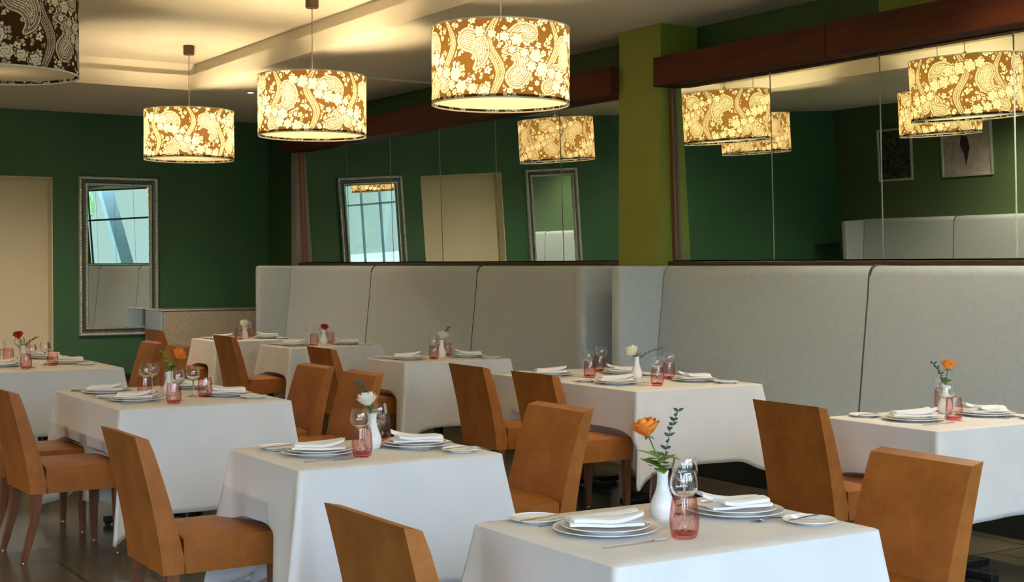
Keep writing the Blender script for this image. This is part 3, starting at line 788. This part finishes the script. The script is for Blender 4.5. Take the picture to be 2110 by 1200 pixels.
def petal_patch(bm, ang, r0, r1, z0, z1, width, curl, off=0):
    n, m_ = 5, 5; g = []
    for i in range(n+1):
        u = i/n; r = r0+(r1-r0)*math.sin(u*PI/2)+curl*max(0, u-.7)*3; z = z0+(z1-z0)*u; row = []
        for j in range(m_+1):
            v = j/m_*2-1; w_ = width*(.45+.55*min(1, u*2.2))*math.sqrt(max(.12, 1-(u*.96)**7))
            a = ang+v*w_; rr = r*(1-.05*v*v)
            row.append(bm.verts.new((rr*math.cos(a), rr*math.sin(a), z-.004*v*v*u)))
        g.append(row)
    for i in range(n):
        for j in range(m_): bm.faces.new((g[i][j], g[i+1][j], g[i+1][j+1], g[i][j+1]))
def rose_head(h=.045, R0=.032, openness=1.0):
    bm = B_(); k = 0
    for ring, (n, r, z1, cu) in enumerate(((3, .30, 1.0, 0), (4, .50, 1.02, .001), (5, .72, .98, .002), (5, .90, .88, .004), (6, 1.02, .70, .008))):
        for i in range(n):
            petal_patch(bm, i*2*PI/n+ring*.7, R0*.12, R0*r, 0, h*z1, 2*PI/n*.72, cu*openness)
    g = bmesh.ops.create_icosphere(bm, subdivisions=2, radius=R0*.42); bmesh.ops.translate(bm, verts=g['verts'], vec=(0, 0, h*.42))
    return bm
def leaf_bm(bm, base, tip, width, nrm=(0, 0, 1), fold=.15):
    b0, t0 = Vector(base), Vector(tip); d = t0-b0; L = d.length; d.normalize(); s_ = d.cross(Vector(nrm)).normalized(); up = s_.cross(d)
    n = 6; L_, C_, R_ = [], [], []
    for i in range(n+1):
        u = i/n; w_ = width*math.sin(PI*min(.98, max(.02, u**.8)))*.5; c = b0+d*L*u-up*(-.25*L*u*(1-u)*.5)
        C_.append(bm.verts.new(c)); L_.append(bm.verts.new(c+s_*w_+up*w_*fold)); R_.append(bm.verts.new(c-s_*w_+up*w_*fold))
    for i in range(n): bm.faces.new((C_[i], C_[i+1], L_[i+1], L_[i])); bm.faces.new((C_[i], R_[i], R_[i+1], C_[i+1]))
TV = TOP
def flower(k, x, y, pm, name, lab, headoff, scale=1.0, leaves='few', sprig=None, tiltv=None):
    """vase at x,y with one bloom; headoff = (dx,dy,height above cloth of bloom base)"""
    words = T[k][4]
    place(vase, (x, y, TV), 0, 'white porcelain bud vase on '+words, 'vase', 'white bud vases')
    root = empty(name, lab, 'flower', (x, y, TV+.075), 0, 'single blooms in bud vases')
    dx, dy, hz = headoff; hz -= .075
    bm = B_(); tube(bm, [(0, 0, 0), (dx*.15, dy*.15, hz*.5), (dx*.85, dy*.85, hz*.92), (dx, dy, hz)], .0022, 8); obj('stem', bm, M['stem'], root)
    bm = rose_head(.048*scale, .033*scale)
    mt = Matrix.Translation((dx, dy, hz-.004)) @ Matrix.Rotation((tiltv or 0), 4, Vector((-dy, dx, 0)) if (dx or dy) else Vector((1, 0, 0)))
    bmesh.ops.transform(bm, matrix=mt, verts=bm.verts[:]); hd = obj('bloom', bm, M[pm], root)
    bm = B_()
    for i in range(5):
        a = i*2*PI/5; leaf_bm(bm, (dx+.004*math.cos(a), dy+.004*math.sin(a), hz-.002), (dx+.022*math.cos(a), dy+.022*math.sin(a), hz-.012), .010)
    obj('sepals', bm, M['stem'], root)
    if leaves != 'none':
        rr = random.Random(k*5); n = {'few': 5, 'many': 13}[leaves]
        for i in range(n):
            a = rr.uniform(0, 2*PI) if leaves == 'few' else i*2.4; z0 = rr.uniform(.068, hz*(.62 if leaves == 'many' else .85)); ln = rr.uniform(.03, .05)*(1.5 if leaves == 'many' and k != 5 else .9)
            b0 = Vector((dx*.5*(z0/hz), dy*.5*(z0/hz), z0)); t0 = b0+Vector((math.cos(a)*ln, math.sin(a)*ln, rr.uniform(-.012, .025)))
            bm = B_(); leaf_bm(bm, b0, t0, ln*.62); obj('leaf', bm, M['leaf'], root)
    if sprig:
        sdx, sdy, sh, sm, sl = sprig
        r2 = empty('foliage_sprig', sl+' in the vase on '+words, 'foliage', (x, y, TV+.08), 0, 'foliage sprigs in bud vases')
        sh -= .08
        P = [(0, 0, 0), (sdx*.1, sdy*.1, sh*.4), (sdx*.45, sdy*.45, sh*.75), (sdx, sdy, sh)]
        def at(t):
            s_ = t*3; i = min(2, int(s_)); f = s_-i; return Vector(P[i])*(1-f)+Vector(P[i+1])*f
        bm = B_(); tube(bm, [at(q/10) for q in range(11)], .0012, 6); obj('stem', bm, M[sm], r2)
        rr = random.Random(k)
        for q in range(9):
            c = at(.38+.62*q/8)
            for sgn in (-1, 1):
                a = q*1.9+(0 if sgn > 0 else PI)+rr.uniform(-.3, .3); ln = rr.uniform(.014, .022)
                bm = B_(); leaf_bm(bm, c, c+Vector((math.cos(a)*ln, math.sin(a)*ln, .010)), .011, nrm=(.3, .8, .4)); obj('leaf', bm, M[sm], r2)
CR = (.846, -.533)  # direction to the right in the picture
def rt(d): return (CR[0]*d, CR[1]*d)
flower(1, 2.535, 3.20, 'p_orange', 'orange_rose', 'orange rose with ragged petals and green leaves on the nearest table', (*rt(-.043), .245), 1.12, 'many', (*rt(.045), .315, 'euca', 'dark grey green eucalyptus sprig'), .25)
flower(2, 2.52, 5.06, 'p_white', 'white_rose', 'open white rose on the front centre table', (*rt(-.018), .175), 1.2, 'few', (*rt(-.06), .27, 'euca', 'thin green sprig'), .15)
flower(3, 2.56, 7.72, 'p_orange', 'orange_bloom', 'flat orange bloom leaning right over dark leaves on the left middle table', (*rt(.045), .215), 1.25, 'many', (*rt(-.035), .25, 'leaf', 'dense green sprig'), .6)
flower(4, 2.45, 10.75, 'p_red', 'red_rose', 'dark red rose with feathery greenery at the far left edge', (*rt(-.03), .20), 1.15, 'few', (*rt(.10), .20, 'euca_pale', 'loose pale green sprig'), .2)
flower(5, 5.55, 4.74, 'p_orange', 'orange_rose', 'bright orange rose above a round green leaf near the right edge', (*rt(.012), .225), 1.0, 'many', (*rt(-.06), .25, 'euca', 'dark eucalyptus sprig'), .15)
flower(6, 5.55, 7.28, 'p_white', 'white_rose', 'round white rose facing left on the long table', (*rt(-.018), .155), 1.4, 'few', (*rt(.17), .20, 'euca_pale', 'thin pale sprig reaching right'), .5)
flower(7, 5.50, 9.80, 'p_white', 'white_rose', 'white rose beside a dark twig on the table left of the long table', (*rt(0.004), .150), 1.35, 'none', (*rt(.06), .24, 'euca', 'short dark twig'), .2)
flower(8, 5.46, 11.98, 'p_red', 'red_rose', 'small red rose in front of the grey banquette, by the seam', (*rt(0.004), .140), 1.2, 'none', None, .1)
flower(9, 5.24, 13.42, 'p_white', 'white_rose', 'small cream rose on the farthest table, before the tan bench', (*rt(-.002), .130), 1.35, 'none', None, .1)

# ---------------------------------------------------------------- place settings
G2 = lambda a: a
PLW = {1: 'the nearest table', 2: 'the front centre table', 3: 'the orange bloom table', 4: 'the far left table', 5: 'the far right table', 6: 'the long table', 7: 'the white rose and twig table', 8: 'the small red rose table', 9: 'the farthest table'}
SET = {}  # table -> list of (plate x, plate y, facing(+1 looks to +x / -1), place words, tumbler xy, wine xy)
def default(x, y, f): return (x+f*.12, y-f*.20), (x+f*.185, y-f*.115)
def S(k, x, y, f, wd, tu=None, wi=None):
    a, b_ = default(x, y, f); SET.setdefault(k, []).append((x, y, f, wd, tu or a, wi or b_))
S(1, 2.27, 3.12, 1, 'left', (2.40, 2.935), (2.455, 3.005)); S(1, 2.77, 3.15, -1, 'right', (2.615, 3.30), (2.63, 3.215))
S(2, 2.26, 5.01, 1, 'left', (2.375, 4.86), (2.435, 5.00)); S(2, 2.70, 5.02, -1, 'right', (2.66, 5.26), (2.60, 5.17))
S(3, 2.31, 7.53, 1, 'near left', (2.43, 7.25), (2.51, 7.42)); S(3, 2.31, 8.08, 1, 'far left', (2.42, 7.72), (2.49, 7.92))
S(3, 2.84, 7.56, -1, 'near right', (2.70, 7.52), (2.66, 7.60)); S(3, 2.84, 8.13, -1, 'far right', (2.72, 8.26), (2.56, 8.02))
S(4, 2.27, 10.62, 1, 'near left', (2.36, 10.27), (2.42, 10.37)); S(4, 2.27, 11.35, 1, 'far left', (2.40, 11.0), (2.36, 11.1))
S(4, 2.77, 10.70, -1, 'near right', (2.61, 10.52), (2.58, 10.62)); S(4, 2.77, 11.40, -1, 'far right', (2.66, 11.6), (2.60, 11.52))
S(5, 5.16, 4.60, 1, 'left', (5.32, 4.49), (5.385, 4.59)); S(5, 5.63, 4.56, -1, 'banquette side', (5.68, 4.87), (5.605, 4.815))
S(6, 5.20, 7.03, 1, 'near left', (5.32, 6.77), (5.42, 6.90)); S(6, 5.22, 7.80, 1, 'far left', (5.33, 7.50), (5.41, 7.63))
S(6, 5.74, 6.92, -1, 'near right', (5.69, 7.12), (5.755, 7.20)); S(6, 5.72, 7.66, -1, 'far right', (5.68, 7.88), (5.75, 7.95))
S(7, 5.16, 9.75, 1, 'left', (5.33, 9.62), (5.39, 9.74)); S(7, 5.70, 9.72, -1, 'banquette side', (5.62, 9.92), (5.54, 9.885))
S(8, 5.15, 11.96, 1, 'left', (5.30, 11.84), (5.31, 11.96)); S(8, 5.66, 11.90, -1, 'banquette side', (5.58, 12.10), (5.50, 12.075))
S(9, 5.00, 13.40, 1, 'left', (5.10, 13.22), (5.16, 13.30)); S(9, 5.46, 13.36, -1, 'banquette side', (5.37, 13.56), (5.30, 13.50))
for k, lst in SET.items():
    words = T[k][4]
    for (x, y, f, wd, tu, wi) in lst:
        rz = 0 if f > 0 else PI; jit = rnd.uniform(-.12, .12)
        loc = lambda dx, dy, z=0: (x+f*dx, y+f*dy, TV+z)
        pl = wd+' place of '+PLW[k]
        place(charger, loc(0, 0), rz, 'large white under-plate, '+pl, 'plate', 'white charger plates')
        place(dinner, loc(0, 0, .0068), rz, 'white dinner plate under the napkin, '+pl, 'plate', 'white dinner plates')
        place(napkin, loc(0, 0, .0245), rz+(-.45 if f > 0 else -.2)+jit, 'folded white napkin on plates, '+pl, 'napkin', 'folded white napkins')
        bx = -.075; by = .235 if (T[k][3]-T[k][2]) < 1 or k == 4 else .225
        place(bread, loc(bx, by), rz, 'small white bread plate, '+pl, 'plate', 'small bread plates')
        place(bknife, loc(bx+.005, by-.02, .0135), rz+.15, 'butter knife on bread plate, '+pl, 'knife', 'butter knives')
        place(fork, loc(-.02, .1555), rz+jit*.02, 'steel fork, '+pl, 'fork', 'table forks')
        place(knife, loc(-.035, -.185), rz+jit*.1, 'steel knife, '+pl, 'knife', 'table knives')
        place(tumbler, (*tu, TV), rnd.uniform(0, 6), 'pink glass tumbler, '+pl, 'tumbler', 'pink tumblers')
        place(wine, (*wi, TV), 0, 'clear wine glass, '+pl, 'wine glass', 'clear wine glasses')
bm = B_(); prism(bm, [(-.016, 0), (.016, 0), (.003, .030), (-.003, .030)], -.028, .028)
o = obj('table_card', bm, M['napkin']); o.location = (2.885, 3.21, TV); o.rotation_euler = (0, 0, R(-55)); tag(o, 'small white card standing at the right far edge of the nearest table', 'card')

# ---------------------------------------------------------------- outside the windows
o = struct(boxobj('ground', M['grass'], -40, 40, -45, 40, -.35, -.12)) 
def bush(x, y, r, h, lab, seed):
    root = empty('garden_tree', lab, 'tree', (x, y, -.12)); rr = random.Random(seed)
    bm = B_(); tube(bm, [(0, 0, 0), (.05, 0, h*.35), (0, .05, h*.6)], [.14, .10, .05], 10); obj('trunk', bm, M['bark'], root)
    bm = B_()
    for i in range(14):
        c = (rr.uniform(-r, r)*.7, rr.uniform(-r, r)*.7, h*rr.uniform(.35, .9)); q = r*rr.uniform(.35, .6)
        g = bmesh.ops.create_icosphere(bm, subdivisions=3, radius=q)
        for v in g['verts']: v.co = v.co*(1+rr.uniform(-.14, .14))+Vector(c)
    obj('crown', bm, M['bush'], root)
for i, (x, y, r, h, lab) in enumerate(((-4, -13, 2.2, 4.0, 'round green tree outside, left of the window'), (2.5, -16, 2.6, 4.6, 'largest green tree outside the window wall'), (9, -13, 2.0, 3.6, 'small green tree outside, right of the window'), (-13, -3, 2.4, 4.2, 'green tree outside the side window, nearer one'), (-14, 4, 2.2, 3.8, 'green tree outside the side window, farther one'))): bush(x, y, r, h, lab, i)
for i, x in enumerate((-1.2, 2.6, 6.0)):
    bm = B_(); prism(bm, [(x-.9, -.12), (x-.55, -.12), (x+.25, 3.9), (x-.1, 3.9)], YF-1.6, YF-1.25)
    o = obj('slanted_pillar', bm, M['concrete']); tag(o, 'slanted concrete pillar outside the window wall, '+('left one', 'middle one', 'right one')[i], 'pillar', 'slanted pillars outside')
